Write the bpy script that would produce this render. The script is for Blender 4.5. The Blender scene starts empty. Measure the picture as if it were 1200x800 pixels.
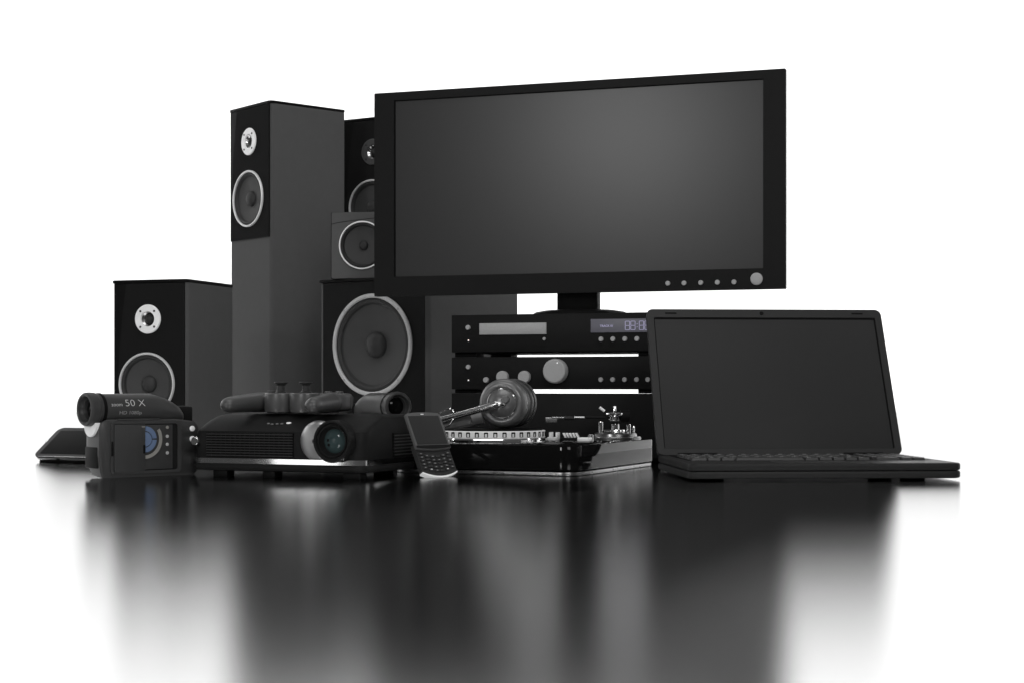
import bpy, bmesh, math, random
from mathutils import Vector, Matrix
R = math.radians
PI = math.pi
random.seed(7)

# ------------------------------------------------------------------ camera, world, lamps, exposure
scene = bpy.context.scene
col = scene.collection
scene.view_settings.view_transform = 'Standard'
scene.view_settings.look = 'None'
scene.view_settings.exposure = 0.0
scene.view_settings.gamma = 1.0
scene.cycles.max_bounces = 8
scene.cycles.diffuse_bounces = 3
scene.cycles.glossy_bounces = 5

cam = bpy.data.cameras.new('camera')
cam.sensor_width = 36.0
cam.lens = 36.0 * 1880.0 / 1200.0
cam.shift_y = 54.0 / 1200.0
cam.clip_start = 0.05
cam.clip_end = 100.0
camo = bpy.data.objects.new('camera', cam)
camo.location = (0, 0, 0.124)
camo.rotation_euler = (R(90), 0, 0)
col.objects.link(camo)
scene.camera = camo

world = bpy.data.worlds.new('World')
scene.world = world
world.use_nodes = True
bg = world.node_tree.nodes['Background']
bg.inputs['Color'].default_value = (1, 1, 1, 1)
bg.inputs['Strength'].default_value = 0.08


def area(name, loc, target, sx, sy, power, color=(1, 1, 1)):
    l = bpy.data.lights.new(name, 'AREA')
    l.shape = 'RECTANGLE'
    l.size = sx
    l.size_y = sy
    l.energy = power
    l.color = color
    o = bpy.data.objects.new(name, l)
    o.location = loc
    d = Vector(target) - Vector(loc)
    o.rotation_euler = d.to_track_quat('-Z', 'Y').to_euler()
    col.objects.link(o)
    return o


area('backdrop_lamp', (0.0, 5.6, 4.6), (0.0, 9.8, 0.9), 3.0, 0.8, 230)
area('backdrop_lamp', (-4.2, 4.4, 4.6), (-5.9, 7.6, 0.9), 3.0, 0.8, 230)
area('backdrop_lamp', (4.2, 4.4, 4.6), (5.9, 7.6, 0.9), 3.0, 0.8, 230)
area('key_softbox', (-1.95, -0.7, 1.22), (0.1, 2.8, 0.4), 0.4, 0.4, 24)
area('fill_softbox', (1.1, -1.4, 2.0), (0.0, 2.9, 0.3), 1.2, 1.0, 46)
area('added_glint_lamp', (-2.42, 0.376, 0.14), (-0.24, 2.18, 0.03), 0.44, 0.24, 1.1)  # unseen low lamp added to put a bright reflection in the trim strip
area('top_softbox', (-0.2, 1.7, 2.6), (-0.1, 2.5, 0.0), 2.0, 1.2, 23)

# ------------------------------------------------------------------ materials
MATS = {}


def mat(name, color, rough=0.5, metal=0.0, spec=0.3, emit=None, estr=0.0, coat=0.0, grain=0.06, gscale=60.0, bump=0.0, rvar=0.03):
    m = bpy.data.materials.new(name)
    m.use_nodes = True
    nt = m.node_tree
    b = nt.nodes['Principled BSDF']
    c = color if len(color) == 4 else (*color, 1)
    b.inputs['Roughness'].default_value = rough
    b.inputs['Metallic'].default_value = metal
    b.inputs['Specular IOR Level'].default_value = spec
    b.inputs['Coat Weight'].default_value = coat
    b.inputs['Coat Roughness'].default_value = 0.04
    if emit:
        b.inputs['Emission Color'].default_value = (*emit, 1)
        b.inputs['Emission Strength'].default_value = estr
    # fine grain in colour and roughness
    tc = nt.nodes.new('ShaderNodeTexCoord')
    nz = nt.nodes.new('ShaderNodeTexNoise')
    nz.inputs['Scale'].default_value = gscale
    nz.inputs['Detail'].default_value = 4
    nt.links.new(tc.outputs['Object'], nz.inputs['Vector'])
    mx = nt.nodes.new('ShaderNodeMix')
    mx.data_type = 'RGBA'
    mx.inputs[6].default_value = tuple(v * (1 - grain) for v in c[:3]) + (1,)
    mx.inputs[7].default_value = tuple(v * (1 + grain) for v in c[:3]) + (1,)
    nt.links.new(nz.outputs['Fac'], mx.inputs[0])
    nt.links.new(mx.outputs[2], b.inputs['Base Color'])
    mr = nt.nodes.new('ShaderNodeMapRange')
    mr.inputs['To Min'].default_value = max(0.0, rough - rvar)
    mr.inputs['To Max'].default_value = min(1.0, rough + rvar)
    nt.links.new(nz.outputs['Fac'], mr.inputs['Value'])
    nt.links.new(mr.outputs['Result'], b.inputs['Roughness'])
    if bump:
        n2 = nt.nodes.new('ShaderNodeTexNoise')
        n2.inputs['Scale'].default_value = 900
        nt.links.new(tc.outputs['Object'], n2.inputs['Vector'])
        bp = nt.nodes.new('ShaderNodeBump')
        bp.inputs['Strength'].default_value = bump
        bp.inputs['Distance'].default_value = 0.0004
        nt.links.new(n2.outputs['Fac'], bp.inputs['Height'])
        nt.links.new(bp.outputs['Normal'], b.inputs['Normal'])
    MATS[name] = m
    return m


M_cab = mat('cabinet_grey', (0.084,) * 3, 0.5, spec=0.03)
M_sat = mat('satellite_grey', (0.098,) * 3, 0.5, spec=0.1)
M_baffle = mat('baffle_black', (0.0135,) * 3, 0.6, spec=0.01)
M_camc = mat('camcorder_grey', (0.036,) * 3, 0.4, spec=0.3, bump=0.08)
M_lap = mat('laptop_black', (0.017,) * 3, 0.45, spec=0.12, bump=0.06)
M_key = mat('key_plastic', (0.030,) * 3, 0.4, spec=0.35)
M_slab = mat('black_satin', (0.006,) * 3, 0.45, spec=0.06)
M_black = mat('black_plastic', (0.0110,) * 3, 0.45, spec=0.06)
M_deep = mat('black_recess', (0.003,) * 3, 0.6, spec=0.1)
M_gloss = mat('black_gloss', (0.004,) * 3, 0.05, spec=0.09, grain=0.0)
M_dark = mat('charcoal_plastic', (0.026,) * 3, 0.42, spec=0.2, bump=0.1)
M_grey = mat('grey_plastic', (0.050,) * 3, 0.36, spec=0.5, bump=0.1)
M_cone = mat('speaker_cone', (0.06,) * 3, 0.6, spec=0.2)
M_rubber = mat('rubber_surround', (0.035,) * 3, 0.55, spec=0.25)
M_silver = mat('silver_ring', (0.70,) * 3, 0.35, metal=0.2, spec=0.5)
M_shroud = mat('lens_silver', (0.42,) * 3, 0.32, metal=0.75, spec=0.5)
M_strip = mat('dark_steel', (0.20,) * 3, 0.28, metal=1.0, grain=0.03)
M_subring = mat('grey_ring', (0.50,) * 3, 0.4, metal=0.1, spec=0.3)
M_white = mat('white_plate', (0.9,) * 3, 0.4, spec=0.4)
M_button = mat('grey_button', (0.37,) * 3, 0.45, spec=0.3, gscale=700, grain=0.15)
M_chrome = mat('chrome', (0.85,) * 3, 0.08, metal=1.0, grain=0.01)
M_satin = mat('satin_steel', (0.5,) * 3, 0.25, metal=1.0, grain=0.03)
M_phones = mat('headphone_grey', (0.14,) * 3, 0.34, metal=0.45, spec=0.4)
M_screen = mat('screen_matt', (0.021,) * 3, 0.29, spec=0.26, grain=0.01, rvar=0.004)
M_lscreen = mat('laptop_screen', (0.029,) * 3, 0.5, spec=0.10, grain=0.02)
M_bezel = mat('phone_grey', (0.085,) * 3, 0.4, spec=0.3)
M_display = mat('display_panel', (0.10, 0.10, 0.115), 0.4, spec=0.3, emit=(0.12, 0.115, 0.15), estr=0.16)
M_digit = mat('display_digit', (0.3, 0.29, 0.4), 0.5, emit=(0.5, 0.47, 0.72), estr=0.36)
M_print = mat('light_print', (0.55,) * 3, 0.5, spec=0.2)
M_midprint = mat('mid_print', (0.28,) * 3, 0.5, spec=0.2)
M_dimprint = mat('dim_print', (0.16,) * 3, 0.5, spec=0.2)
M_darkprint = mat('dark_print', (0.003,) * 3, 0.6, spec=0.1)
M_blue = mat('blue_disc', (0.105, 0.15, 0.245), 0.4, spec=0.3)
M_arc = mat('grey_arc', (0.22, 0.215, 0.20), 0.5)
M_glass = mat('lens_glass', (0.030, 0.046, 0.047), 0.12, spec=0.15, grain=0.0)
M_led = mat('white_led', (0.8,) * 3, 0.4, emit=(1, 1, 1), estr=0.5)
M_strobe = mat('platter_silver', (0.88,) * 3, 0.5, metal=0.1, spec=0.3)

# mirror-like studio floor: rough metal-coated sheet, no diffuse part
m = bpy.data.materials.new('mirror_floor')
m.use_nodes = True
nt = m.node_tree
nt.nodes.remove(nt.nodes['Principled BSDF'])
gl = nt.nodes.new('ShaderNodeBsdfAnisotropic')
gl.distribution = 'BECKMANN'
gl.inputs['Color'].default_value = (0.71, 0.71, 0.71, 1)
nt.links.new(gl.outputs['BSDF'], nt.nodes['Material Output'].inputs['Surface'])
tc = nt.nodes.new('ShaderNodeTexCoord')
nz = nt.nodes.new('ShaderNodeTexNoise')
nz.inputs['Scale'].default_value = 3.0
nt.links.new(tc.outputs['Object'], nz.inputs['Vector'])
mr = nt.nodes.new('ShaderNodeMapRange')
mr.inputs['To Min'].default_value = 0.20
mr.inputs['To Max'].default_value = 0.212
nt.links.new(nz.outputs['Fac'], mr.inputs['Value'])
nt.links.new(mr.outputs['Result'], gl.inputs['Roughness'])
M_floor = m
M_wall = mat('white_backdrop', (0.92,) * 3, 0.9, spec=0.0, grain=0.01, gscale=2.0)


# ------------------------------------------------------------------ helpers
def finish(name, bm, material, parent=None, loc=None, rot=None, angle=32, label=None):
    bmesh.ops.recalc_face_normals(bm, faces=bm.faces)
    me = bpy.data.meshes.new(name)
    bm.to_mesh(me)
    bm.free()
    me.materials.append(material)
    me.shade_smooth()
    me.set_sharp_from_angle(angle=R(angle))
    o = bpy.data.objects.new(name, me)
    if parent:
        o.parent = parent
    if loc:
        o.location = loc
    if rot:
        o.rotation_euler = rot
    col.objects.link(o)
    if label:
        o['label'] = label
    return o


def share(src, parent, loc=None, rot=None):
    o = src.copy()
    o.parent = parent
    if loc:
        o.location = loc
    if rot:
        o.rotation_euler = rot
    col.objects.link(o)
    return o


def thing(name, label, cat, loc, rz=0.0, rx=0.0, group=None):
    o = bpy.data.objects.new(name, None)
    o.empty_display_size = 0.02
    o.location = loc
    o.rotation_euler = (R(rx), 0, R(rz))
    col.objects.link(o)
    o['label'] = label
    o['category'] = cat
    if group:
        o['group'] = group
    return o


def copy_tree(o, parent=None):
    c = o.copy()
    col.objects.link(c)
    if parent:
        c.parent = parent
    for ch in list(o.children):
        copy_tree(ch, c)
    return c


def B():
    return bmesh.new()


def bevel_sharp(bm, geom_edges, w, seg=2):
    if w > 0:
        bmesh.ops.bevel(bm, geom=geom_edges, offset=w, segments=seg, profile=0.5, affect='EDGES', clamp_overlap=True)


def box(bm, x0, x1, y0, y1, z0, z1, bev=0.0, seg=2):
    r = bmesh.ops.create_cube(bm, size=1.0)
    vs = r['verts']
    for v in vs:
        v.co = Vector((x0 + (v.co.x + .5) * (x1 - x0), y0 + (v.co.y + .5) * (y1 - y0), z0 + (v.co.z + .5) * (z1 - z0)))
    if bev:
        es = list({e for v in vs for e in v.link_edges})
        bevel_sharp(bm, es, bev, seg)
    return bm


def rrect(x0, x1, y0, y1, r, n=6):
    """rounded rectangle, counter-clockwise; r a number or four radii (x0y0, x1y0, x1y1, x0y1)"""
    rr = [r] * 4 if not isinstance(r, (list, tuple)) else r
    pts = []
    for (cx, cy, a0, q) in ((x0, y0, 180, rr[0]), (x1, y0, 270, rr[1]), (x1, y1, 0, rr[2]), (x0, y1, 90, rr[3])):
        sx = 1 if cx == x0 else -1
        sy = 1 if cy == y0 else -1
        ox, oy = cx + sx * q, cy + sy * q
        for i in range(n + 1):
            a = R(a0 + 90.0 * i / n)
            pts.append((ox + q * math.cos(a), oy + q * math.sin(a)))
    return pts


def loft(bm, rings, cap0=True, cap1=True):
    vr = [[bm.verts.new(p) for p in ring] for ring in rings]
    n = len(vr[0])
    for a, b_ in zip(vr[:-1], vr[1:]):
        for i in range(n):
            j = (i + 1) % n
            try:
                bm.faces.new((a[i], a[j], b_[j], b_[i]))
            except ValueError:
                pass
    if cap0:
        bm.faces.new(vr[0][::-1])
    if cap1:
        bm.faces.new(vr[-1])
    return bm


def slab(bm, pts, z0, z1, ch=0.0):
    """prism of a top-view outline between two heights, with a small chamfer top and bottom"""
    if ch <= 0:
        return loft(bm, [[(x, y, z0) for x, y in pts], [(x, y, z1) for x, y in pts]])
    cx = sum(p[0] for p in pts) / len(pts)
    cy = sum(p[1] for p in pts) / len(pts)
    hx = max(abs(p[0] - cx) for p in pts)
    hy = max(abs(p[1] - cy) for p in pts)

    def ins(c):
        return [(cx + (x - cx) * (hx - c) / hx, cy + (y - cy) * (hy - c) / hy) for x, y in pts]
    k = ch * 0.3
    R_ = [(ins(ch), z0), (ins(k), z0 + k), (pts, z0 + ch), (pts, z1 - ch), (ins(k), z1 - k), (ins(ch), z1)]
    return loft(bm, [[(x, y, z) for x, y in p] for p, z in R_])


def face_prism(bm, pts, y0, y1):
    """prism of a front-view outline (x,z) between two depths"""
    return loft(bm, [[(x, y0, z) for x, z in pts], [(x, y1, z) for x, z in pts]])


def circle(cx, cz, r, n=48):
    return [(cx + r * math.cos(2 * PI * i / n), cz + r * math.sin(2 * PI * i / n)) for i in range(n)]


def plate(bm, outer, holes, y0, y1=None):
    """front-view sheet with holes; with y1 a solid plate from y0 (front) to y1 (back)"""
    def sheet(y):
        loops, edges = [], []
        for L in [outer] + holes:
            vs = [bm.verts.new((x, y, z)) for x, z in L]
            loops.append(vs)
            for i in range(len(vs)):
                edges.append(bm.edges.new((vs[i], vs[(i + 1) % len(vs)])))
        bmesh.ops.triangle_fill(bm, use_beauty=True, use_dissolve=False, edges=edges)
        return loops
    A = sheet(y0)
    if y1 is not None:
        C = sheet(y1)
        for a, c in zip(A, C):
            for i in range(len(a)):
                j = (i + 1) % len(a)
                bm.faces.new((a[i], a[j], c[j], c[i]))
    return bm


def lathe(bm, prof, c=(0, 0, 0), axis='y', n=40, caps=False):
    """prof: (radius, position along the axis)"""
    rings = []
    for r, t in prof:
        ring = []
        for i in range(n):
            a = 2 * PI * i / n
            u, v = max(r, 1e-6) * math.cos(a), max(r, 1e-6) * math.sin(a)
            p = {'y': (u, t, v), 'z': (u, v, t), 'x': (t, u, v)}[axis]
            ring.append((c[0] + p[0], c[1] + p[1], c[2] + p[2]))
        rings.append(ring)
    loft(bm, rings, cap0=caps, cap1=caps)
    bmesh.ops.remove_doubles(bm, verts=[v for v in bm.verts], dist=3e-6)
    return bm


def tube(bm, pts, rad, n=12, squash=1.0):
    pts = [Vector(p) for p in pts]
    rads = rad if isinstance(rad, (list, tuple)) else [rad] * len(pts)
    rings = []
    up = Vector((0, 0, 1))
    for i, p in enumerate(pts):
        t = (pts[min(i + 1, len(pts) - 1)] - pts[max(i - 1, 0)]).normalized()
        s = t.cross(up)
        if s.length < 1e-4:
            s = t.cross(Vector((0, 1, 0)))
        s.normalize()
        u = s.cross(t).normalized()
        rings.append([tuple(p + s * math.cos(2 * PI * k / n) * rads[i] * squash + u * math.sin(2 * PI * k / n) * rads[i]) for k in range(n)])
    return loft(bm, rings)


def smooth_path(pts, n=8):
    P = [Vector(p) for p in pts]
    out = []
    for i in range(len(P) - 1):
        p0, p1, p2, p3 = P[max(i - 1, 0)], P[i], P[i + 1], P[min(i + 2, len(P) - 1)]
        for k in range(n):
            t = k / n
            out.append(0.5 * ((2 * p1) + (-p0 + p2) * t + (2 * p0 - 5 * p1 + 4 * p2 - p3) * t * t + (-p0 + 3 * p1 - 3 * p2 + p3) * t ** 3))
    out.append(P[-1])
    return out


def arc_plate(bm, cx, cz, r0, r1, a0, a1, y0, y1, n=24):
    out = [(cx + r1 * math.cos(R(a0 + (a1 - a0) * i / n)), cz + r1 * math.sin(R(a0 + (a1 - a0) * i / n))) for i in range(n + 1)]
    if r0 > 0:
        out += [(cx + r0 * math.cos(R(a1 + (a0 - a1) * i / n)), cz + r0 * math.sin(R(a1 + (a0 - a1) * i / n))) for i in range(n + 1)]
    return face_prism(bm, out, y0, y1)


def text_mesh(name, body, size, material, parent, x, y, z, warp=None, offset=0.0, xscale=1.0, extrude=0.0002):
    """flat lettering standing in the x-z plane facing -y, lower left corner at x, z"""
    cu = bpy.data.curves.new(name, 'FONT')
    cu.body = body
    cu.size = size
    cu.offset = offset
    cu.extrude = extrude
    cu.resolution_u = 3
    t = bpy.data.objects.new(name, cu)
    col.objects.link(t)
    dg = bpy.context.evaluated_depsgraph_get()
    me = bpy.data.meshes.new_from_object(t.evaluated_get(dg))
    bpy.data.objects.remove(t)
    for v in me.vertices:
        p = Vector((x + v.co.x * xscale, y - v.co.z, z + v.co.y))
        v.co = warp(p) if warp else p
    me.materials.clear()
    me.materials.append(material)
    o = bpy.data.objects.new(name, me)
    o.parent = parent
    col.objects.link(o)
    return o


def disc_button(name, parent, x, z, r, y0, h, material, label=None):
    bm = lathe(B(), [(r, 0), (r, -h * .7), (r * .93, -h * .93), (r * .85, -h), (0, -h)], (0, 0, 0), 'y', 24)
    return finish(name, bm, material, parent, (x, y0, z), label=label)


# ------------------------------------------------------------------ the setting
FC, WR, COVE, WH = (0.0, 2.4), 7.4, 1.2, 4.2
bm = B()
bm.faces.new([bm.verts.new((FC[0] + (WR - COVE) * math.cos(2 * PI * i / 144), FC[1] + (WR - COVE) * math.sin(2 * PI * i / 144), 0)) for i in range(144)])
o = finish('floor', bm, M_floor)
o['kind'] = 'structure'
bm = B()
prof = [(WR - COVE + COVE * math.sin(R(a)), COVE - COVE * math.cos(R(a))) for a in range(0, 91, 6)] + [(WR, WH)]
rows = []
NA = 72
for i in range(NA + 1):
    a = R(-25 + 230.0 * i / NA)
    rows.append([bm.verts.new((FC[0] + r * math.cos(a), FC[1] + r * math.sin(a), z)) for r, z in prof])
for a, c in zip(rows[:-1], rows[1:]):
    for k in range(len(prof) - 1):
        bm.faces.new((a[k], a[k + 1], c[k + 1], c[k]))
o = finish('backdrop', bm, M_wall, angle=60)
o['kind'] = 'structure'


# ------------------------------------------------------------------ loudspeakers
def driver(parent, cx, cz, ro, rw, ring_mat, rec, cap_r, y=0.0, name='woofer', cone_mat=None, notches=0, proud=0.004):
    ri = ro - rw
    bm = lathe(B(), [(ri, 0.003), (ri, -proud * .6), (ri + rw * .25, -proud), (ro - rw * .25, -proud), (ro, -proud * .5), (ro, 0.0)], (0, 0, 0), 'y', 72)
    w = finish(name, bm, ring_mat, parent, (cx, y, cz))
    k = ri
    bm = lathe(B(), [(k * 1.02, 0.001), (k * .97, -0.001), (k * .93, -.0025), (k * .885, -.0005), (k * .865, 0.0035), (k * .84, 0.005)], (0, 0, 0), 'y', 72)
    finish('surround', bm, M_rubber, w)
    bm = lathe(B(), [(k * .85, 0.0045), (k * .6, 0.0045 + rec * .4), (cap_r * .9, 0.0045 + rec)], (0, 0, 0), 'y', 72)
    finish('cone', bm, cone_mat or M_cone, w)
    prof = [(cap_r, 0.0045 + rec)] + [(cap_r * math.cos(R(a)), 0.0035 + rec - cap_r * .62 * math.sin(R(a))) for a in (0, 15, 30, 45, 60, 75, 84)] + [(0, 0.0035 + rec - cap_r * .62)]
    bm = lathe(B(), prof, (0, 0, 0), 'y', 32)
    finish('dust_cap', bm, M_rubber, w)
    for i in range(notches):
        a = R(45 + 360.0 / notches * i)
        rr = ro - rw * .5
        bm = lathe(B(), [(rw * .3, -proud - .0006), (rw * .2, -proud - .001), (0, -proud - .001)], (rr * math.cos(a), 0, rr * math.sin(a)), 'y', 10)
        finish('screw', bm, M_button, w)
    return w


def tweeter(parent, cx, cz, r, y=0.0):
    bm = lathe(B(), [(r * .50, 0.004), (r * .50, -.0012), (r * .54, -.003), (r * .94, -.003), (r, -.0015), (r, 0)], (0, 0, 0), 'y', 48)
    t = finish('tweeter', bm, M_white, parent, (cx, y, cz))
    bm = lathe(B(), [(r * .51, 0.0), (r * .34, 0.005), (r * .3, 0.006)], (0, 0, 0), 'y', 32)
    finish('horn', bm, M_satin, t)
    d = r * .32
    bm = lathe(B(), [(d, .007)] + [(d * math.cos(R(a)), .006 - d * .8 * math.sin(R(a))) for a in (0, 20, 40, 60, 80)] + [(0, .006 - d * .8)], (0, 0, 0), 'y', 24)
    finish('dome', bm, M_dark, t)
    first = None
    for i in range(4):
        a = R(45 + 90 * i)
        p = (r * .76 * math.cos(a), 0, r * .76 * math.sin(a))
        if first is None:
            bm = lathe(B(), [(r * .075, -.0028), (r * .075, -.0038), (0, -.0038)], (0, 0, 0), 'y', 10)
            first = finish('screw', bm, M_dark, t, p)
        else:
            share(first, t, p)
    return t


def curved_baffle(W, z0, z1, top_in, bot_in, n=10):
    pts = []
    for i in range(n + 1):
        s = i / n
        pts.append((W - .0056, z0 + (z1 - z0) * s))
    for i in range(n, -1, -1):
        s = i / n
        pts.append((bot_in + (top_in - bot_in) * s ** 2.2, z0 + (z1 - z0) * s))
    return pts


def speaker(name, label, loc, rz, W, D, Z, tw, wf, front_z0, group=None):
    t = thing(name, label, 'speaker', loc, rz, group=group)
    re = 0.009
    holes = [circle(tw[0], tw[1], tw[2] * .9), circle(wf[0], wf[1], wf[2] * .96)]
    bm = B()
    pts = rrect(0, W, 0, D, [re, re, .003, .003], 6)
    n = len(pts)
    zs = [0.0, Z - 0.0062]
    lo = [bm.verts.new((x, y, zs[0])) for x, y in pts]
    hi = [bm.verts.new((x, y, zs[1])) for x, y in pts]
    for i in range(n):
        j = (i + 1) % n
        if abs(pts[i][1]) < 1e-6 and abs(pts[j][1]) < 1e-6:
            continue
        bm.faces.new((lo[i], lo[j], hi[j], hi[i]))
    bm.faces.new(lo[::-1])
    bm.faces.new(hi)
    plate(bm, [(re, zs[0]), (W - re, zs[0]), (W - re, zs[1]), (re, zs[1])], holes, 0.0)
    cab = finish('cabinet', bm, M_cab, t)
    bm = slab(B(), rrect(-.0006, W + .0006, -.0035, D + .0006, [re, re, .003, .003], 6), Z - 0.006, Z, 0.0012)
    finish('top_panel', bm, M_slab, t)
    bm = plate(B(), [(re * .6, front_z0), (W - re * .6, front_z0), (W - re * .6, Z - .0066), (re * .6, Z - .0066)], holes, -0.0018, -0.0002)
    fp = finish('front_panel', bm, M_slab, t)
    bm = plate(B(), curved_baffle(W, front_z0 + .002, Z - .0072, W * .2, W * .065), holes, -0.0032, -0.0019)
    finish('baffle', bm, M_baffle, t)
    tweeter(t, *tw, y=-0.0032)
    driver(t, wf[0], wf[1], wf[2], wf[2] * .075, M_silver, .0045, wf[2] * .27, y=-0.0032)
    return t


speaker('bookshelf_speaker', 'short dark grey bookshelf speaker at far left behind the camcorder', (-.7347, 2.9483, 0), -18,
        .1562, .1723, .3199, (.0768, .2482, .0265), (.0743, .131, .0575), .004)
tall = speaker('tower_speaker', 'tallest dark grey tower speaker with white tweeter, turned to show its grey side', (-.6206, 3.5305, 0), -49.7,
               .1711, .1874, .7326, (.0862, .654, .0295), (.083, .531, .0615), .4435, group='tower speakers')
tall2 = copy_tree(tall)
tall2.location = (-.387, 3.66, 0)
tall2.rotation_euler = (0, 0, R(-30))
tall2['label'] = 'tower speaker with dark grey tweeter, mostly hidden behind the monitor and small cube speaker'
for ch in tall2.children:
    if ch.name.startswith('tweeter'):
        me = ch.data.copy()
        me.materials[0] = M_cone
        ch.data = me
        ch['label'] = 'dark grey tweeter plate'

# subwoofer
t = thing('subwoofer', 'large black subwoofer cabinet with one big grey ringed woofer', 'subwoofer', (-.3888, 3.2555, 0), -34.4)
W, D, Z = .2753, .308, .341
hole = circle(.1373, .2085, .097, 64)
bm = B()
pts = rrect(0, W, 0, D, [.006, .012, .003, .003], 6)
n = len(pts)
lo = [bm.verts.new((x, y, 0)) for x, y in pts]
hi = [bm.verts.new((x, y, Z - .0064)) for x, y in pts]
for i in range(n):
    j = (i + 1) % n
    if abs(pts[i][1]) < 1e-6 and abs(pts[j][1]) < 1e-6:
        continue
    bm.faces.new((lo[i], lo[j], hi[j], hi[i]))
bm.faces.new(lo[::-1])
bm.faces.new(hi)
plate(bm, [(.006, 0), (W - .012, 0), (W - .012, Z - .0064), (.006, Z - .0064)], [hole], 0.0)
finish('cabinet', bm, M_cab, t)
finish('top_panel', slab(B(), rrect(-.002, W + .002, -.005, D + .001, .006, 5), Z - .006, Z, .0012), M_slab, t)
bm = plate(B(), [(.009, .003), (W - .008, .003), (W - .008, Z - .0068), (.009, Z - .0068)], [hole], -.002, -.0002)
finish('front_panel', bm, M_black, t)
driver(t, .1373, .2085, .101, .0085, M_subring, .010, .0255, y=-.002, notches=4, cone_mat=M_cone, proud=.005)

# small cube speaker on the subwoofer
t = thing('satellite_speaker', 'small cube speaker with grey front standing on top of the subwoofer', 'speaker', (-.3648, 3.22, .341), -10)
W = .134
hole = circle(W / 2, .067, .046, 56)
bm = B()
box(bm, 0, W, .0025, .13, 0, .134, .002)
bm.faces.ensure_lookup_table()
kill = [f for f in bm.faces if f.normal.y < -.99]
bmesh.ops.delete(bm, geom=kill, context='FACES')
finish('cabinet', bm, M_slab, t)
bm = plate(B(), rrect(.003, W - .001, .001, .133, .003, 4), [hole], -.001, .003)
fp = finish('front_panel', bm, M_sat, t)
sp = [(.0035 + (W - .006) * s, -.0012, .110 + .014 * (s ** .7)) for s in [i / 12 for i in range(13)]]
finish('seam', tube(B(), sp, .0005, 6), M_deep, t)
driver(t, W / 2, .067, .0487, .0035, M_silver, .005, .0095, y=-.001, name='driver', proud=.003)

# ------------------------------------------------------------------ hi-fi stack
SL, SA, SW, SD = (-.1037, 2.7844), -18, .3703, .25


def hifi(name, label, cat, z0, z1, foot_h):
    t = thing(name, label, cat, (SL[0], SL[1], z0), SA)
    h = z1 - z0
    finish('case', box(B(), .002, SW - .002, .006, SD, foot_h, h - .001, .0012), M_slab, t)
    finish('front_panel', box(B(), 0, SW, -.004, .0058, foot_h - .0004, h, .0012), M_black, t)
    f0 = None
    for (x0, y0) in ((.002, .008), (SW - .0415, .008), (.002, SD - .05), (SW - .0415, SD - .05)):
        if f0 is None:
            f0 = finish('foot', box(B(), 0, .0395, 0, .04, 0, foot_h, .0008), M_deep, t, (x0, y0, 0))
        else:
            share(f0, t, (x0, y0, 0))
    return t


def buttons(t, xs, z, r, h, name='button', material=None):
    f0 = None
    for x in xs:
        if f0 is None:
            f0 = disc_button(name, t, x, z, r, -.004, h, material or M_button)
        else:
            share(f0, t, (x, -.004, z))
    return f0


# disc player: top of the stack
z0 = .1765
t = hifi('disc_player', 'black disc player with silver tray and lit display, top of the hi-fi stack', 'disc player', z0, .249, .0090)
finish('disc_tray', box(B(), .0517, .1722, -.0062, -.0035, .2146 - z0, .2341 - z0, .0006), M_button, t)
buttons(t, [.0310], .2273 - z0, .0042, .004, 'power_button')
buttons(t, [.0314], .2052 - z0, .0013, .0012, 'indicator_light', M_led)
buttons(t, [.1683], .2066 - z0, .0027, .003, 'tray_button')
buttons(t, [.2681, .2887, .3093, .3299], .2053 - z0, .0041, .004)
dp = finish('display', box(B(), .25, .358, -.0050, -.0035, .2162 - z0, .2388 - z0, .0004), M_display, t)


def seven(x, z, w, h):
    bm = B()
    th = .0009
    y0, y1 = -.0056, -.0051
    for zz in (z, z + h / 2 - th / 2, z + h - th):
        box(bm, x + th, x + w - th, y0, y1, zz, zz + th)
    for xx in (x, x + w - th):
        box(bm, xx, xx + th, y0, y1, z + th * .6, z + h / 2 - th * .4)
        box(bm, xx, xx + th, y0, y1, z + h / 2 + th * .4, z + h - th * .6)
    return bm


for x in (.3095, .3190, .3335, .3430):
    finish('digit', seven(x, .2197 - z0, .0083, .0152), M_digit, dp)
bm = B()
box(bm, .3297, .3309, -.0056, -.0051, .2242 - z0, .2256 - z0)
box(bm, .3297, .3309, -.0056, -.0051, .2292 - z0, .2306 - z0)
finish('colon', bm, M_digit, dp)
text_mesh('display_lettering', 'TRACK 01', .0052, M_digit, dp, .2660, -.0052, .2253 - z0, offset=.00006)
for x, s in zip((.2681, .2887, .3093, .3299), ('PLAY', 'STOP', 'II', 'SKIP')):
    text_mesh('button_lettering', s, .0028, M_darkprint, t, x - .0009 * len(s), -.0041, .1944 - z0)

# amplifier: middle
z0 = .1150
t = hifi('amplifier', 'black amplifier with one big volume knob, middle of the hi-fi stack', 'amplifier', z0, .1770, .0070)
buttons(t, [.0314], .1600 - z0, .0040, .004, 'power_button')
buttons(t, [.0314], .1373 - z0, .0013, .0012, 'indicator_light', M_led)
buttons(t, [.0642], .1377 - z0, .0048, .006, 'small_knob')
buttons(t, [.0944, .1336], .1425 - z0, .0107, .009, 'tone_knob')
kn = buttons(t, [.1898], .1523 - z0, .0209, .016, 'volume_knob')
bm = lathe(B(), [(.0012, -.0165), (.0009, -.0168), (0, -.0168)], (.006, 0, .0135), 'y', 10)
finish('pointer', bm, M_led, kn)
buttons(t, [.2677, .2883, .3089, .3295, .3486], .1379 - z0, .0040, .004)

# power amplifier: bottom
t = hifi('power_amplifier', 'plain black power amplifier at the bottom of the hi-fi stack behind the turntable', 'amplifier', 0, .1148, .008)

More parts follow.
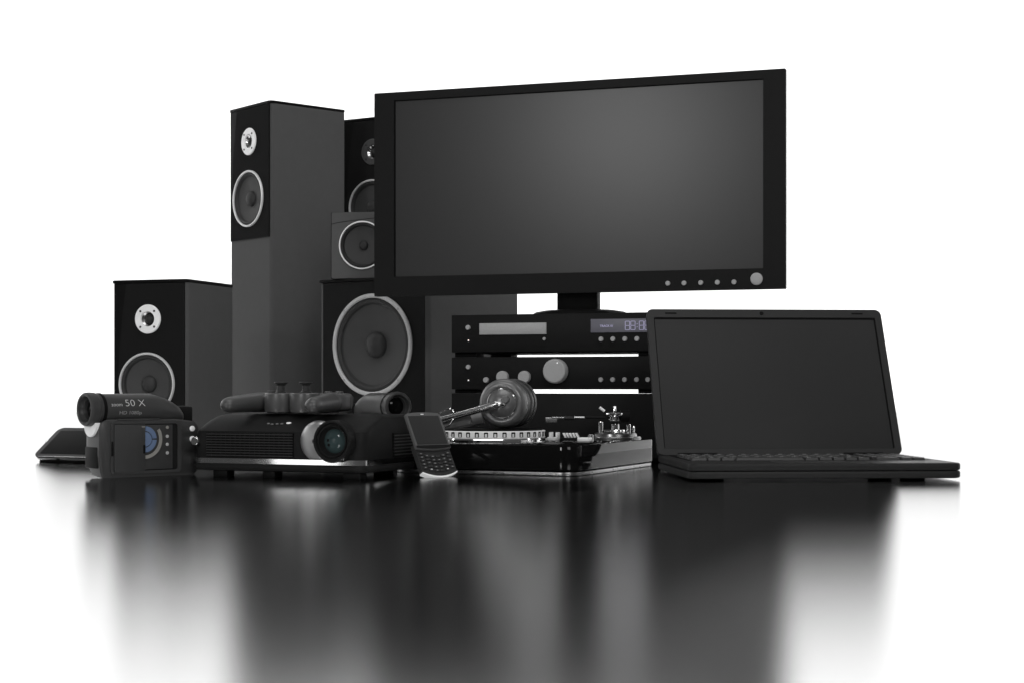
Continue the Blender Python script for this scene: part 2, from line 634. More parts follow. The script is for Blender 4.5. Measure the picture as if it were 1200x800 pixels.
# ------------------------------------------------------------------ monitor
t = thing('monitor', 'wide black flat screen monitor on a stand above the hi-fi stack', 'monitor', (-.2492, 2.9094, .249), -18)
zb = .249
MW = .7432
finish('housing', box(B(), .003, MW - .003, .006, .026, .290 - zb, .6545 - zb, .004), M_slab, t)
bm = plate(B(), rrect(0, MW, .2882 - zb, .6563 - zb, .002, 3), [rrect(.0383, .7057, .3229 - zb, .6415 - zb, .001, 2)], -.0015, .008)
finish('bezel', bm, M_black, t)
finish('screen_surround', plate(B(), rrect(.0384, .7056, .3230 - zb, .6414 - zb, .001, 2), [rrect(.0402, .7050, .3236 - zb, .6400 - zb, .001, 2)], .0009, .004), M_deep, t)
finish('screen', box(B(), .0385, .7055, .0022, .0055, .3231 - zb, .6413 - zb), M_screen, t)
f0 = None
for x in (.5426, .5707, .5995, .628, .6563):
    if f0 is None:
        f0 = disc_button('button', t, x, .3013 - zb, .0042, -.0015, .003, M_button)
    else:
        share(f0, t, (x, -.0015, .3013 - zb))
disc_button('power_button', t, .6945, .3056 - zb, .0104, -.0015, .004, M_button)
finish('neck', box(B(), .3365, .4105, .0262, .050, .005, .2, .003), M_slab, t)
bm = lathe(B(), [(.0855, 0), (.0855, .004), (.080, .0075), (.062, .0105), (0, .0115)], (.3745, .042, 0), 'z', 56)
for v in bm.verts:
    v.co.y = .042 + (v.co.y - .042) * .75
finish('base', bm, M_slab, t)

# ------------------------------------------------------------------ turntable
TX, TY, TA = -.1793, 2.356, -23.4
t = thing('turntable', 'glossy black turntable with silver dotted platter and chrome tonearm', 'turntable', (TX, TY, 0), TA)
TW, TD, TZ = .294, .353, .0432
finish('base_strip', slab(B(), rrect(.001, TW - .001, .001, TD - .001, .027, 10), .0008, .0058, .001), M_strip, t)
finish('plinth', slab(B(), rrect(0, TW, 0, TD, .026, 10), .0074, TZ, .0022), M_gloss, t)
pc = (.0974, .146)
bm = lathe(B(), [(.0850, TZ), (.0850, TZ + .0035), (.0838, TZ + .0052), (.0815, TZ + .0055), (0, TZ + .0055)], (pc[0], pc[1], 0), 'z', 96)
finish('platter_rim', bm, M_chrome, t)
bm = lathe(B(), [(.0818, .0488), (.0830, .0500), (.0830, .0590), (.0822, .0598), (.079, .0600), (0, .0600)], (pc[0], pc[1], 0), 'z', 96)
pl = finish('platter', bm, M_strobe, t)
bm = lathe(B(), [(.0788, .0600), (.0788, .0618), (.0778, .0621), (.03, .0621), (.0295, .0624), (0, .0624)], (pc[0], pc[1], 0), 'z', 80)
finish('record', bm, M_slab, t)
f0 = None
for i in range(38):
    a = 2 * PI * i / 38 - PI / 2
    p = (pc[0] + .0830 * math.cos(a), pc[1] + .0830 * math.sin(a), .0546)
    rz = a + PI / 2
    if f0 is None:
        bm = plate(B(), rrect(-.0030, .0030, -.0037, .0037, .0008, 2), [rrect(-.0017, .0017, -.0034, .0016, .0004, 1)], -.0006, .0006)
        f0 = finish('strobe_mark', bm, M_black, pl, p, (0, 0, rz))
    else:
        share(f0, pl, p, (0, 0, rz))
# start switch (white bracket), pitch scale fins, cueing block
bm = B()
box(bm, .168, .1815, .199, .206, TZ, TZ + .0052, .0008)
box(bm, .168, .1704, .2062, .220, TZ, TZ + .0125, .0008)
box(bm, .1791, .1815, .2062, .220, TZ, TZ + .0125, .0008)
finish('start_switch', bm, M_white, t)
f0 = None
for i in range(5):
    x = .1875 + .0044 * i
    if f0 is None:
        bm = B()
        box(bm, 0, .0015, 0, .008, 0, .0072, .0004)
        for v in bm.verts:
            v.co.x -= (v.co.z - .004) * .55
        f0 = finish('pitch_fin', bm, M_white, t, (x, .218 + .002 * i, TZ + .0040))
    else:
        share(f0, t, (x, .218 + .002 * i, TZ + .0040))
finish('pitch_bed', box(B(), .1835, .212, .214, .240, TZ, TZ + .0040, .0008), M_black, t)
finish('cue_block', box(B(), .232, .2515, .161, .176, TZ, TZ + .0064, .0016, 3), M_white, t)
finish('cue_knob', lathe(B(), [(.004, TZ), (.004, TZ + .0095), (.003, TZ + .0105), (0, TZ + .0105)], (.245, .186, 0), 'z', 20), M_satin, t)
for k, s in enumerate(('33', '45', '+8')):
    text_mesh('speed_lettering', s, .0032, M_midprint, t, .200 + .009 * k, .0, 0,
              warp=lambda p: Vector((p.x, .115 + p.z, TZ + .0004 - p.y)))
# tonearm
ac = (.245, .2956)
bm = lathe(B(), [(.0405, TZ), (.0405, TZ + .003), (.039, TZ + .0046), (.034, TZ + .005), (.0335, TZ + .0085), (.032, TZ + .0098), (0, TZ + .0098)], (ac[0], ac[1], 0), 'z', 56)
finish('arm_base', bm, M_strip, t)


def loc_from_world(X, Y):
    a = R(TA)
    dx, dy = X - TX, Y - TY
    return (dx * math.cos(a) + dy * math.sin(a), -dx * math.sin(a) + dy * math.cos(a))


WX = Vector((math.cos(R(-TA)), math.sin(R(-TA)), 0))       # world X in turntable space
A0 = Vector((ac[0], ac[1], 0)) - WX * .004
piv = B()
for off, r, z0_, z1_ in ((-.019, .0036, .053, .071), (.004, .0062, .053, .068), (.025, .0034, .053, .0665), (.033, .0015, .053, .064)):
    c = A0 + WX * off
    lathe(piv, [(r, z0_), (r, z1_ - .001), (r * .8, z1_), (0, z1_)], (c.x, c.y, 0), 'z', 20)
box(piv, A0.x - .011, A0.x + .017, A0.y - .012, A0.y + .012, .0535, .0585, .001)
finish('pivot_posts', piv, M_chrome, t)
bm = B()
c = A0 + WX * .003
rg = [(c.x + .0125 * math.cos(q), c.y + .0125 * math.sin(q), .0828) for q in [2 * PI * i / 24 for i in range(25)]]
tube(bm, rg, .0026, 10)
lathe(bm, [(.0085, .072), (.010, .074), (.010, .079), (.006, .081), (.0022, .083), (.0022, .0945), (.0016, .0955), (0, .0955)], (c.x, c.y, 0), 'z', 24)
finish('gimbal', bm, M_chrome, t)
bm = B()
tube(bm, [A0 - WX * .013 + Vector((0, 0, .0875)), A0 - WX * .021 + Vector((0, 0, .0935))], .0022, 10)
finish('lift_lever', bm, M_white, t)
arm_end = A0 - WX * .098
arm_z = .0765
S = [A0 + WX * .012, A0 - WX * .045]
am = finish('arm_tube', tube(B(), [(p.x, p.y, arm_z + .001) for p in S], .0022, 12), M_black, t)
finish('arm_sleeve', tube(B(), [(p.x, p.y, arm_z + .0006) for p in (A0 - WX * .044, A0 - WX * .062)], .0021, 12), M_chrome, am)
finish('arm_collar', tube(B(), [(p.x, p.y, arm_z) for p in (A0 - WX * .061, A0 - WX * .068, A0 - WX * .078)], [.0026, .0034, .0028], 12), M_dark, am)
hs = B()
q0, q1 = A0 - WX * .106, A0 - WX * .077
for (u0, u1, w, za, zb_) in ((.077, .096, .007, .0755, .0785), (.088, .106, .0055, .070, .0775)):
    ps = []
    nrm = Vector((-WX.y, WX.x, 0))
    ring = []
    a_, b_ = A0 - WX * u0, A0 - WX * u1
    pts = [a_ - nrm * w, b_ - nrm * w, b_ + nrm * w, a_ + nrm * w]
    slab(hs, [(p.x, p.y) for p in pts], za, zb_, .0006)
finish('headshell', hs, M_satin, am)
cw = A0 + WX * .012
finish('counterweight', tube(B(), [(cw.x, cw.y, .0795), (cw.x + WX.x * .014, cw.y + WX.y * .014, .0795)], .0098, 28), M_deep, am)

# ------------------------------------------------------------------ headphones on the platter
t = thing('headphones', 'grey over-ear headphones with chrome arm resting on the turntable platter', 'headphones', (-.0128, 2.405, .0622), -14)
HC = .0385


def cup(sign, y, nm):
    s = sign
    prof = [(.0365, .010), (.0374, .006), (.0372, .001), (.0358, -.004), (.0338, -.0085), (.0310, -.0118), (.0280, -.0130), (.0252, -.0124), (.0232, -.0108), (.0226, -.0096)]
    bm = lathe(B(), [(r, y + s * v) for r, v in prof], (0, 0, HC), 'y', 64)
    o = finish(nm, bm, M_phones, t, angle=50)
    prof = [(.0230, -.0098), (.0226, -.0116), (.0219, -.0120), (.0213, -.0114)]
    finish('trim_ring', lathe(B(), [(r, y + s * v) for r, v in prof], (0, 0, HC), 'y', 56), M_chrome, o)
    prof = [(.0216, -.0108), (.0200, -.0120), (.0165, -.0150), (.0115, -.0178), (.0060, -.0194), (0, -.0198)]
    finish('cap', lathe(B(), [(r, y + s * v) for r, v in prof], (0, 0, HC), 'y', 48), M_phones, o, angle=60)
    prof = [(.0340, .0105), (.0358, .012), (.0368, .018), (.0362, .024), (.0335, .028), (.029, .029), (.0, .027)]
    finish('cushion', lathe(B(), [(r, y + s * v) for r, v in prof], (0, 0, HC), 'y', 64), M_grey, o, angle=60)
    return o


cup(1, 0, 'ear_cup')
cup(-1, .064, 'ear_cup')
for yy, s in ((-.0205, 1), (.0845, -1)):
    p = [(.004, yy + .004 * s, HC - .001), (.001, yy - .002 * s, HC - .0005), (-.012, yy - .0035 * s, HC - .003), (-.06, yy + .004 * s, HC - .016), (-.105, yy + .010 * s, HC - .027)]
    finish('yoke_rod', tube(B(), smooth_path(p, 6), .0052, 14), M_satin, t)
    bm = lathe(B(), [(.0062, yy + .004 * s), (.0062, yy - .001 * s), (.0045, yy - .003 * s), (0, yy - .003 * s)], (.008, 0, HC + .006), 'y', 20)
    finish('hinge_boss', bm, M_phones, t)
band = [(-.05, -.002, HC - .022), (-.09, -.004, HC - .031), (-.125, .002, HC - .036), (-.150, .02, HC - .038), (-.156, .032, HC - .038), (-.150, .044, HC - .038), (-.125, .062, HC - .036), (-.09, .068, HC - .031), (-.05, .066, HC - .022)]
bm = B()
path = smooth_path(band, 6)
rings = []
for i, p in enumerate(path):
    tt = (path[min(i + 1, len(path) - 1)] - path[max(i - 1, 0)]).normalized()
    sd = tt.cross(Vector((0, 0, 1))).normalized()
    up = sd.cross(tt)
    rings.append([tuple(p + sd * a + up * c) for a, c in rrect(-.0028, .0028, -.0095, .0095, .002, 2)])
loft(bm, rings)
finish('headband', bm, M_phones, t)
lp = [(-.112, -.018, HC - .024), (-.085, -.018, HC - .009), (-.075, -.018, HC - .010), (-.072, -.018, HC - .018), (-.078, -.018, HC - .031), (-.090, -.018, HC - .036), (-.115, -.018, HC - .040)]
finish('wire_loop', tube(B(), smooth_path(lp, 6), .0011, 8), M_chrome, t)

# ------------------------------------------------------------------ projector
PX, PY, PA = -.4549, 2.2746, -22.2
t = thing('projector', 'low black video projector with silver strip and round lens, under the game controller', 'projector', (PX, PY, 0), PA)
PW, PD = .277, .165


def pr(i0, ifr, r, z, ib=0.0):
    return [(x, y, z) for x, y in rrect(i0, PW - i0, ifr, PD - ib, r, 8)]


finish('chassis', loft(B(), [pr(.004, .003, .014, .008), pr(.001, -.002, .016, .0095), pr(-.0005, -.004, .017, .0125), pr(0, -.003, .016, .0165), pr(.001, -.001, .016, .0182)]), M_black, t)
finish('trim_strip', loft(B(), [pr(.0006, -.0008, .016, .0185), pr(.0006, -.0008, .016, .0256)]), M_chrome, t)
sh = finish('shell', loft(B(), [pr(.0012, .0005, .016, .0258), pr(.0008, 0, .016, .028), pr(.0012, .0006, .017, .058), pr(.0016, .003, .017, .0635), pr(.0024, .010, .017, .0675), pr(.0034, .030, .017, .0765), pr(.0050, .048, .017, .0830), pr(.0080, .058, .017, .0855), pr(.0120, .064, .017, .0865, .006)]), M_black, t, angle=25)
finish('vent_panel', box(B(), .0265, .1660, -.0012, .003, .0275, .0615), M_deep, t)
f0 = None
for i in range(9):
    z = .0290 + .0037 * i
    if f0 is None:
        f0 = finish('slat', box(B(), .027, .1655, -.0034, -.0010, 0, .0013, .0003, 1), M_dark, t, (0, 0, z))
    else:
        share(f0, t, (0, 0, z))
f0 = None
for i in range(17):
    x = .034 + .0078 * i
    if f0 is None:
        f0 = finish('slat_divider', box(B(), 0, .0008, -.0022, -.0011, .0278, .0612), M_black, t, (x, 0, 0))
    else:
        share(f0, t, (x, 0, 0))
finish('side_vent', box(B(), PW - .003, PW + .0004, .085, .146, .027, .061), M_deep, t)
f0 = None
for i in range(7):
    z = .0295 + .0045 * i
    if f0 is None:
        f0 = finish('side_slat', box(B(), PW - .001, PW + .002, .085, .146, 0, .0016, .0003, 1), M_dark, t, (0, 0, z))
    else:
        share(f0, t, (0, 0, z))
for x0, x1 in ((.035, .058), (.1158, .1349), (.241, .268)):
    finish('foot', box(B(), x0, x1, .002, .022, 0, .0085, .001), M_deep, t)
for x0, x1 in ((.035, .058), (.22, .243)):
    finish('foot', box(B(), x0, x1, PD - .03, PD - .01, 0, .0085, .001), M_deep, t)
# lens: silver shroud beside a stepped black barrel with greenish glass
r_ = .0285
prof = [(r_ * math.cos(R(a)), -.013 * math.sin(R(a))) for a in (0, 12, 24, 36, 48, 60, 72, 82)] + [(0, -.013)]
bm = lathe(B(), prof, (0, 0, 0), 'y', 56)
for v in bm.verts:
    v.co.z = max(v.co.z, -.0245)
    if math.hypot(v.co.x + .2055 - .2335, v.co.z - .0006) < .0282:
        v.co.y = .004
finish('lens_shroud', bm, M_shroud, t, (.2055, .0012, .0512), angle=60)
lc = (.2335, .0518)
prof = [(.0285, .004), (.0285, -.013), (.0278, -.0155), (.0262, -.0162), (.0248, -.0155), (.0235, -.012), (.0222, -.012), (.0215, -.0142), (.0204, -.0142), (.0196, -.010), (.0175, -.006), (.0168, -.006), (.0168, -.004)]
lb = finish('lens_barrel', lathe(B(), prof, (0, 0, 0), 'y', 64), M_black, t, (lc[0], 0, lc[1]))
finish('strip_reflection_arc', tube(B(), [(.0288 * math.cos(R(q)), -.0130, .0288 * math.sin(R(q))) for q in range(232, 309, 4)], .0008, 8), M_chrome, lb)  # chrome arc standing in for a bright reflection of the trim strip
prof = [(.0172, -.0045), (.014, -.0068), (.009, -.0082), (.004, -.0088), (0, -.0089)]
finish('glass', lathe(B(), prof, (0, 0, 0), 'y', 48), M_glass, lb, angle=60)
for dx, dz in ((-.009, .001), (-.008, -.0052)):
    finish('aperture_mark', box(B(), dx - .0016, dx + .0016, -.0088, -.0070, dz - .0018, dz + .0018, .0004), M_deep, lb)
disc_button('focus_knob', t, .0105, .0492, .0062, 0.0, .008, M_chrome)
for i, (x, y, mm) in enumerate(((.112, .024, M_dimprint), (.119, .022, M_dimprint), (.1265, .023, M_dimprint), (.134, .0235, M_dimprint), (.1435, .026, M_white))):
    z = .0675 + .009 * (y - .010) / .02
    k_ = .0026 if i == 4 else .0015
    bm = lathe(B(), [(k_, 0), (k_, .0008), (k_ * .8, .0011), (0, .0011)], (0, 0, 0), 'z', 16)
    for v in bm.verts:
        v.co.x *= 1.5
    finish('panel_button', bm, mm, t, (x, y, z), (R(22), 0, 0))

# ------------------------------------------------------------------ game controller
t = thing('game_controller', 'dark grey game controller with two thumbsticks lying on the projector', 'game controller', (-.302, 2.300, .0868), -31)
bm = B()
slab(bm, rrect(-.062, .062, -.014, .026, .014, 6), .004, .0275, .004)
for sx in (-1, 1):
    lathe(bm, [(.018, .004), (.025, .007), (.026, .012), (.026, .026), (.0245, .0285), (.022, .0295)], (sx * .054, .006, 0), 'z', 40, True)
    p = [(sx * .054, .016, .0165), (sx * .059, .000, .0168), (sx * .064, -.018, .0164), (sx * .0685, -.036, .0154), (sx * .0725, -.054, .0142), (sx * .0752, -.067, .0134), (sx * .0762, -.0725, .0130), (sx * .0768, -.0765, .0128), (sx * .0772, -.0795, .0127), (sx * .0774, -.0812, .0126)]
    tube(bm, p, [.012, .0142, .0142, .0132, .0122, .0114, .0103, .0084, .0055, .0010], 28, 1.12)
for f in bm.faces:
    f.smooth = True
bmesh.ops.recalc_face_normals(bm, faces=bm.faces)
raw = bpy.data.meshes.new('shell_raw')
bm.to_mesh(raw)
bm.free()
tmp = bpy.data.objects.new('shell_raw', raw)
col.objects.link(tmp)
rm = tmp.modifiers.new('blend', 'REMESH')
rm.mode = 'VOXEL'
rm.voxel_size = .0012
sm = tmp.modifiers.new('smooth', 'SMOOTH')
sm.factor = .6
sm.iterations = 9
dg = bpy.context.evaluated_depsgraph_get()
me = bpy.data.meshes.new_from_object(tmp.evaluated_get(dg))
bpy.data.objects.remove(tmp)
me.name = 'shell'
me.materials.clear()
me.materials.append(M_grey)
me.shade_smooth()
sh_o = bpy.data.objects.new('shell', me)
sh_o.parent = t
col.objects.link(sh_o)
for sx in (-1, 1):
    finish('thumbstick_base', lathe(B(), [(.018, .001), (.0222, .003), (.0232, .008), (.0232, .0278), (.0228, .0292), (.0215, .0300), (0, .0302)], (sx * .0228, -.018, 0), 'z', 40), M_grey, t)
    pr_ = [(.0085, .029), (.0085, .031), (.006, .033), (.0054, .0400), (.0068, .0424), (.0094, .0436), (.0099, .0448), (.0090, .0456), (.006, .0450), (0, .0448)]
    finish('thumbstick', lathe(B(), pr_, (0, 0, 0), 'z', 32), M_dark, t, (sx * .0228, -.018, 0))
    finish('shoulder_button', box(B(), sx * .054 - .014, sx * .054 + .014, .026, .036, .010, .026, .003), M_dark, t)
bm = B()
box(bm, -.066, -.042, .002, .010, .029, .0335, .001)
box(bm, -.058, -.050, -.006, .018, .029, .0336, .001)
finish('d_pad', bm, M_grey, t)
f0 = None
for dx, dy in ((0, .011), (0, -.011), (.011, 0), (-.011, 0)):
    if f0 is None:
        f0 = finish('button', lathe(B(), [(.0045, .029), (.0045, .0315), (.0035, .0325), (0, .0325)], (0, 0, 0), 'z', 20), M_grey, t, (.054 + dx, .006 + dy, 0))
    else:
        share(f0, t, (.054 + dx, .006 + dy, 0))


# ------------------------------------------------------------------ camcorder
def camcorder(label, loc, rz):
    t = thing('camcorder', label, 'camcorder', loc, rz, group='camcorders')
    VC, ZC, BR = .0225, .0945, .0215
    # body: side-view outline with rounded corners, narrowing towards the bottom
    prof = [(.004, .0), (.150, .0), (.1545, .004), (.1585, .03), (.1595, .058), (.157, .070), (.150, .0765), (.120, .0802), (.012, .0802), (.004, .0765), (.0000, .064), (-.0005, .035), (.001, .010)]
    bm = B()
    y_in = [(.0032, .004), (.0, .0), (.0, .0)]
    rings = []
    for y, ins, tap in ((0.0, .0025, 0), (.0022, .0, 0), (.030, .0, .004), (.0425, .003, .010), (.046, .008, .016)):
        cx, cz = .079, .042
        ring = []
        for x, z in prof:
            zz = z
            xx = cx + (x - cx) * (1 - ins / .08)
            zz = cz + (z - cz) * (1 - ins / .042) if not (z < .001 and y < .03) else z
            if tap and z < .03:
                zz = zz + tap * (1 - z / .03)
            ring.append((xx, y, zz))
        rings.append(ring)
    loft(bm, rings)
    body = finish('body', bm, M_camc, t, angle=40)
    # barrel with tapered tail
    bp = [(BR * .6, .004), (BR, .006), (BR, .088), (BR * .985, .1), (BR * .93, .112), (BR * .80, .124), (BR * .62, .134), (BR * .3, .142), (0, .145)]
    bm = lathe(B(), bp, (0, VC, ZC), 'x', 56)
    for v in bm.verts:
        if v.co.x > .09:
            v.co.z -= (v.co.x - .09) * .22
    finish('barrel', bm, M_camc, t, angle=50)
    finish('barrel_saddle', box(B(), .008, .118, .0060, .040, .072, .0945, .002), M_camc, t)
    hp = [(.0205, .012), (.0215, .008), (.0218, .006), (.0218, .0035), (.0232, .002), (.0236, -.004), (.0232, -.0095), (.0215, -.0118), (.0195, -.0120), (.0182, -.0105), (.0178, -.006), (.0165, -.004), (.0150, -.0042), (.0138, -.001), (.0135, .002)]
    hood = finish('lens_hood', lathe(B(), hp, (0, 0, 0), 'x', 56), M_camc, t, (0, VC, ZC))
    finish('focus_ring', lathe(B(), [(.0222, .0125), (.0226, .0115), (.0226, .0085), (.0222, .0075)], (0, 0, 0), 'x', 48), M_slab, hood)
    finish('glass', lathe(B(), [(.0142, .001), (.010, -.0015), (.005, -.0028), (0, -.0030)], (0, 0, 0), 'x', 40), M_gloss, hood, angle=60)
    # silver plate under the lens
    bm = B()
    pts = [(VC + .0165 * math.cos(R(a)), .072 + .0155 * math.sin(R(a))) for a in range(180, 361, 15)]
    pts += [(VC + .0165, .076), (VC - .0165, .076)]
    loft(bm, [[(-.0030, y, z) for y, z in pts], [(.004, y, z) for y, z in pts]])
    finish('front_plate', bm, M_white, t)
    finish('front_grip', box(B(), -.0012, .006, .0055, .0405, .013, .043, .002), M_black, t)
    # fold-out screen bay on the side
    finish('bay_frame', plate(B(), rrect(.0155, .1275, .0045, .0775, .006, 4), [rrect(.0195, .1215, .0085, .0738, .003, 3)], -.0016, .002), M_camc, t)
    bay = finish('bay', box(B(), .0192, .1218, -.0003, .001, .0082, .0741), M_black, t)
    fl = finish('bay_floor', box(B(), .0195, .1135, -.0008, .0002, .0100, .0725, .0004), M_camc, t)
    door = finish('screen_door', box(B(), .0212, .0688, -.0030, -.0006, .0072, .0732, .0006), M_camc, t)
    finish('door_catch', box(B(), .0652, .0686, -.0034, -.0026, .0325, .0445, .0003), M_deep, door)
    finish('door_tab', box(B(), .0630, .0680, -.0034, -.0028, .0690, .0705), M_arc, door)
    finish('hinge_slot', box(B(), .0165, .0198, -.0022, -.0010, .030, .050, .0003), M_deep, t)
    c = (.0690, .0522)
    d = finish('mode_dial', arc_plate(B(), c[0], c[1], 0, .0102, -90, 90, -.0022, -.0005), M_blue, t)
    finish('dial_ring', arc_plate(B(), c[0], c[1], .0115, .0182, 4, 88, -.0020, -.0005), M_blue, d)
    finish('dial_ring', arc_plate(B(), c[0], c[1], .0115, .0182, -88, -4, -.0020, -.0005), M_blue, d)
    finish('dial_scale', arc_plate(B(), c[0], c[1], .0225, .0272, -89, 32, -.0020, -.0005), M_arc, d)
    for i, z in enumerate((.0684, .0557, .0443, .0322)):
        disc_button('bay_button', t, .1046, z, .0023, -.0008, .0014, M_arc if i == 0 else M_button)
    for z in (.0659, .0512):
        disc_button('side_button', t, .1457, z, .0040, .0004, .0025, M_white)
    finish('slit', box(B(), .0275, .0945, .0002, .006, .0796, .0810, .0003), M_grey, t)

    def wrap(p):
        # lay the lettering round the barrel
        a = (p.z - ZC) / (BR + .0002)
        rr = BR + .0001 - p.y
        return Vector((p.x, VC - rr * math.cos(a), ZC + rr * math.sin(a)))
    text_mesh('zoom_lettering', 'zoom', .0076, M_print, t, .0185, 0, .0988, wrap, xscale=1.0, offset=-.00012)
    text_mesh('zoom_lettering', '50 X', .0150, M_print, t, .0398, 0, .0986, wrap, xscale=1.08, offset=-.0003)
    text_mesh('format_lettering', 'HD 1080p', .0072, M_midprint, t, .0305, 0, .0872, wrap, xscale=1.15, offset=-.0001)
    finish('battery', box(B(), .128, .163, .024, .050, .050, .098, .004), M_black, t)
    finish('hand_strap', tube(B(), smooth_path([(.02, .044, .05), (.045, .058, .052), (.08, .063, .053), (.115, .058, .052), (.14, .046, .05)], 5), .010, 12, .25), M_black, t)
    return t


c1 = camcorder('dark camcorder at the left with zoom lettering and half open blue dialled bay', (-.5652, 2.2, 0), 43)
c2 = copy_tree(c1)
c2.location = (-.166, 2.571, 0)
c2.rotation_euler = (0, 0, R(120))
c2['label'] = 'camcorder half hidden behind the projector, lens pointing forward right'

# ------------------------------------------------------------------ slider phone leaning back
t = thing('slider_phone', 'open black slider phone with keypad standing tilted against the projector', 'phone', (-.0965, 2.222, .003), 40, rx=-30)
PWd, PL, PT = .0600, .0985, .006
hw = PWd / 2


def arc_edge(z, bow, n=8):
    return [(-hw + PWd * i / n, z - bow * (1 - (2 * i / n - 1) ** 2)) for i in range(n + 1)]


low = arc_edge(.0075, .0070) + [(hw, .05), (-hw, .05)]
finish('keypad_half', face_prism(B(), low, .0022, .0098), M_dark, t)
finish('silver_edge', face_prism(B(), arc_edge(.0073, .0070) + arc_edge(.0053, .0075)[::-1], .0015, .0100), M_white, t)
up = arc_edge(.0420, .0025) + [(hw, .0955), (hw - .004, .0975)] + [(hw - .004 - (PWd - .008) * i / 6, .0975 + .0015 * (1 - (2 * i / 6 - 1) ** 2)) for i in range(1, 6)] + [(-hw + .004, .0975), (-hw, .0955)]
uh = finish('screen_half', face_prism(B(), up, -.0022, .0020), M_bezel, t)
finish('screen', box(B(), -hw + .0035, hw - .0035, -.0028, -.0018, .0480, .0930, .0002), M_lscreen, uh)
finish('chin', face_prism(B(), [(x, z) for x, z in arc_edge(.0432, .0024)] + [(hw - .001, .0462), (-hw + .001, .0462)], -.0034, -.0018), M_black, uh)
finish('earpiece', box(B(), -.0035, .0015, -.0030, -.0018, .0948, .0962, .0003), M_white, uh)
f0 = None
for r in range(5):
    for c in range(6):
        x = -.0235 + .0094 * c
        z = .0135 + .0054 * r - .0050 * (1 - ((c - 2.5) / 2.5) ** 2)
        mm = M_dark
        if f0 is None:
            bm = box(B(), -.0040, .0040, .0004, .0024, -.0020, .0020, .0006, 1)
            f0 = finish('key', bm, M_dark, t, (x, 0, z))
        else:
            share(f0, t, (x, 0, z))
        if (r * 6 + c) % 4 != 3 or r == 0 and c in (1, 4):
            finish('key_print', box(B(), x - .0016, x + .0012, .00005, .0005, z - .0008, z + .0008), M_print if (r == 0 and c in (1, 4)) else M_dimprint, f0 if False else t)

# ------------------------------------------------------------------ flat media player, tilted on an added wedge
t = thing('media_player', 'flat black media player with silver edge, tilted up behind the camcorder at far left', 'media player', (-.8030, 2.680, .0), -24, rx=0)
tilt = R(34)
ca, sa = math.cos(tilt), math.sin(tilt)
Lm, Wm, Tm = .083, .125, .0125


def tilted(bm):
    for v in bm.verts:
        y, z = v.co.y, v.co.z
        v.co.y, v.co.z = y * ca - z * sa + .0095, y * sa + z * ca - .0004
    return bm


finish('back_shell', tilted(slab(B(), rrect(.003, Wm - .003, .002, Lm - .002, .010, 6), 0, .0045, .0015)), M_slab, t)
finish('metal_band', tilted(slab(B(), rrect(.001, Wm - .001, .0005, Lm - .0005, .011, 6), .0046, .0088, .0006)), M_satin, t)
fb = finish('front_shell', tilted(slab(B(), rrect(0, Wm, 0, Lm, .012, 6), .0090, .0130, .0012)), M_dark, t)
finish('screen', tilted(slab(B(), rrect(.010, Wm - .010, .007, Lm - .010, .002, 3), .0131, .0136, .0002)), M_deep, t)
finish('edge_line', tilted(box(B(), .012, Wm - .012, -.0003, .0006, .0124, .0129)), M_satin, t)
finish('side_key', tilted(box(B(), -.0012, .002, .040, .047, .0108, .0134, .0005)), M_white, t)
finish('jack', tilted(box(B(), .048, .054, -.0008, .002, .0048, .0084, .0006)), M_deep, t)
finish('stand', loft(B(), [[(x, .0125, 0), (x, .0680, 0), (x, .0680, .0375), (x, .0125, .0009)] for x in (.006, Wm - .006)]), M_slab, t)  # solid wedge, filled in to keep the white backdrop out of the reflection below

# ------------------------------------------------------------------ laptop
t = thing('laptop', 'open dark laptop with blank screen at the right front', 'laptop', (.2340, 2.126, 0), 3.7)
LW, LD = .371, .270
finish('base_bottom', slab(B(), rrect(0, LW, 0, LD, .012, 8), .0030, .0134, .0028), M_lap, t)
finish('base_top', slab(B(), rrect(0, LW, 0, LD, .012, 8), .0136, .0236, .0025), M_lap, t)
for x0 in (.03, LW - .06):
    for y0 in (.065, LD - .05):
        finish('foot', box(B(), x0, x0 + .03, y0, y0 + .02, 0, .0032, .0006), M_deep, t)
well = finish('keyboard_well', slab(B(), rrect(.014, LW - .014, .085, .248, .004, 3), .0234, .02385, .0001), M_deep, t)
keys = {}


def key(x, y, w, d):
    k = round(w, 4), round(d, 4)
    if k not in keys:
        bm = B()
        r0 = [(px, py, 0) for px, py in ((-w / 2, -d / 2), (w / 2, -d / 2), (w / 2, d / 2), (-w / 2, d / 2))]
        r1 = [(px * .94, py * .94, .0030) for px, py, _ in r0]
        r2 = [(px * .84, py * .84, .0034) for px, py, _ in r0]
        loft(bm, [r0, r1, r2])
        kk = keys[k] = finish('key', bm, M_key, t, (x, y, .0239))
    else:
        kk = share(keys[k], t, (x, y, .0239))
    if w < .05:
        if 'p' not in keys:
            bm = B()
            box(bm, -.0042, -.0032, -.002, .004, .0034, .0037)
            box(bm, -.0042, .0006, .003, .004, .0034, .00372)
            box(bm, -.0008, .0002, -.0014, .003, .0034, .00368)
            keys['p'] = finish('key_print', bm, M_midprint, kk, (0, 0, 0))
        else:
            share(keys['p'], kk, (0, 0, 0))


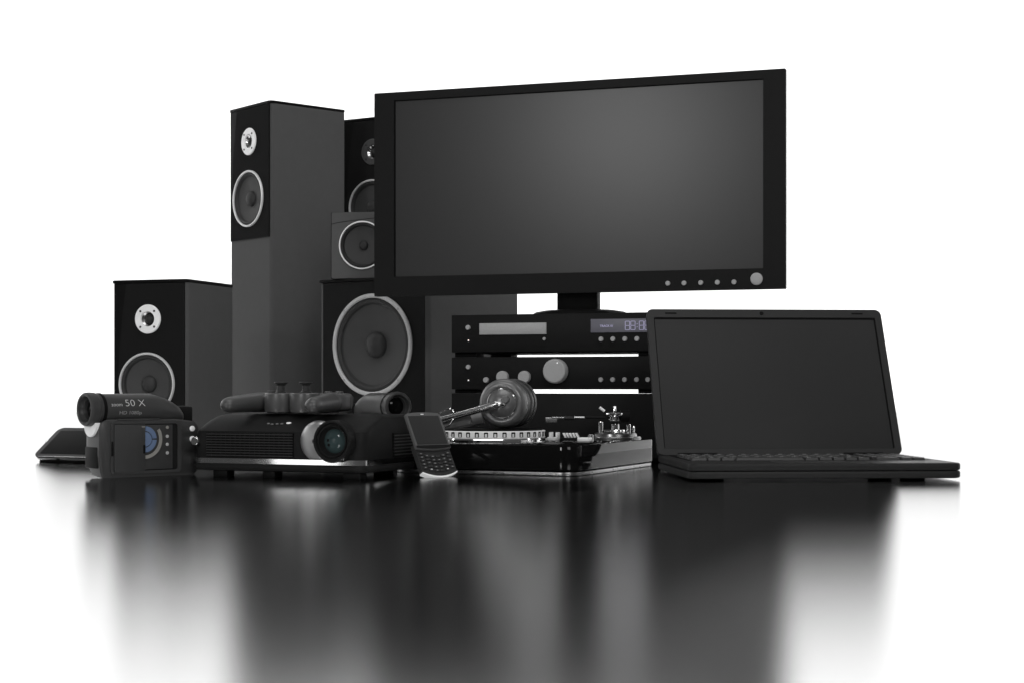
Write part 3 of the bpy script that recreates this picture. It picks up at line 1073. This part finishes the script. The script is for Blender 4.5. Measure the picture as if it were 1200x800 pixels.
kx0, kx1 = .019, .349
rows = [(.0975, [1.3, 1.1, 1.1, 5.6, 1.1, 1.1, 1.0, 1.0, 1.0] + [.45] + [2.0, 1, 1]),
        (.1195, [2.2] + [1] * 10 + [2.1] + [.45] + [1, 1, 1, 1]),
        (.1415, [1.7] + [1] * 11 + [1.6] + [.45] + [1, 1, 1, 1]),
        (.1635, [1.4] + [1] * 12 + [.9] + [.45] + [1, 1, 1, 1]),
        (.1855, [1.0] * 13 + [1.3] + [.45] + [1, 1, 1, 1]),
        (.2060, [1.05] * 14 + [.4] + [1, 1, 1, 1])]
for y, ws in rows:
    tot = sum(ws)
    x = kx0
    for w in ws:
        wd = w / tot * (kx1 - kx0)
        if w > .46:
            key(x + wd / 2, y, wd - .0022, .0190 if y < .2 else .0155)
        x += wd
finish('touchpad', slab(B(), rrect(.125, .225, .022, .078, .003, 3), .0234, .0239, .0002), M_dark, t)
# lid
HY = .2635
lid = finish('lid', face_prism(B(), rrect(0, LW, 0, .2500, .010, 6), .0012, .0085), M_dark, t, (0, HY, .0236), (R(-27.6), 0, 0))
hole = rrect(.0105, LW - .0105, .0100, .2355, .002, 3)
finish('bezel', plate(B(), rrect(0, LW, 0, .2500, .010, 6), [hole], -.0016, .0011), M_dark, lid)
finish('screen_gap', face_prism(B(), rrect(.0106, LW - .0106, .0101, .2354, .002, 3), .0004, .0010), M_deep, lid)
finish('screen', box(B(), .0118, LW - .0128, -.0006, .0003, .0105, .2322, .0003), M_lscreen, lid)
for x0 in (.029, LW - .047):
    finish('rubber_stop', box(B(), x0, x0 + .018, -.0022, -.0010, .2415, .2440, .0004), M_deep, lid)
bm = lathe(B(), [(.0032, -.0010), (.0032, -.0022), (.0024, -.0026), (0, -.0022)], (0, 0, 0), 'y', 20)
finish('webcam', bm, M_deep, lid, (LW * .488, 0, .2428))
bm = B()
for xa, xb in ((.03, .09), (LW - .09, LW - .03)):
    lathe(bm, [(.0062, xa), (.0062, xb)], (0, HY + .004, .0225), 'x', 20, True)
finish('hinge', bm, M_slab, t)
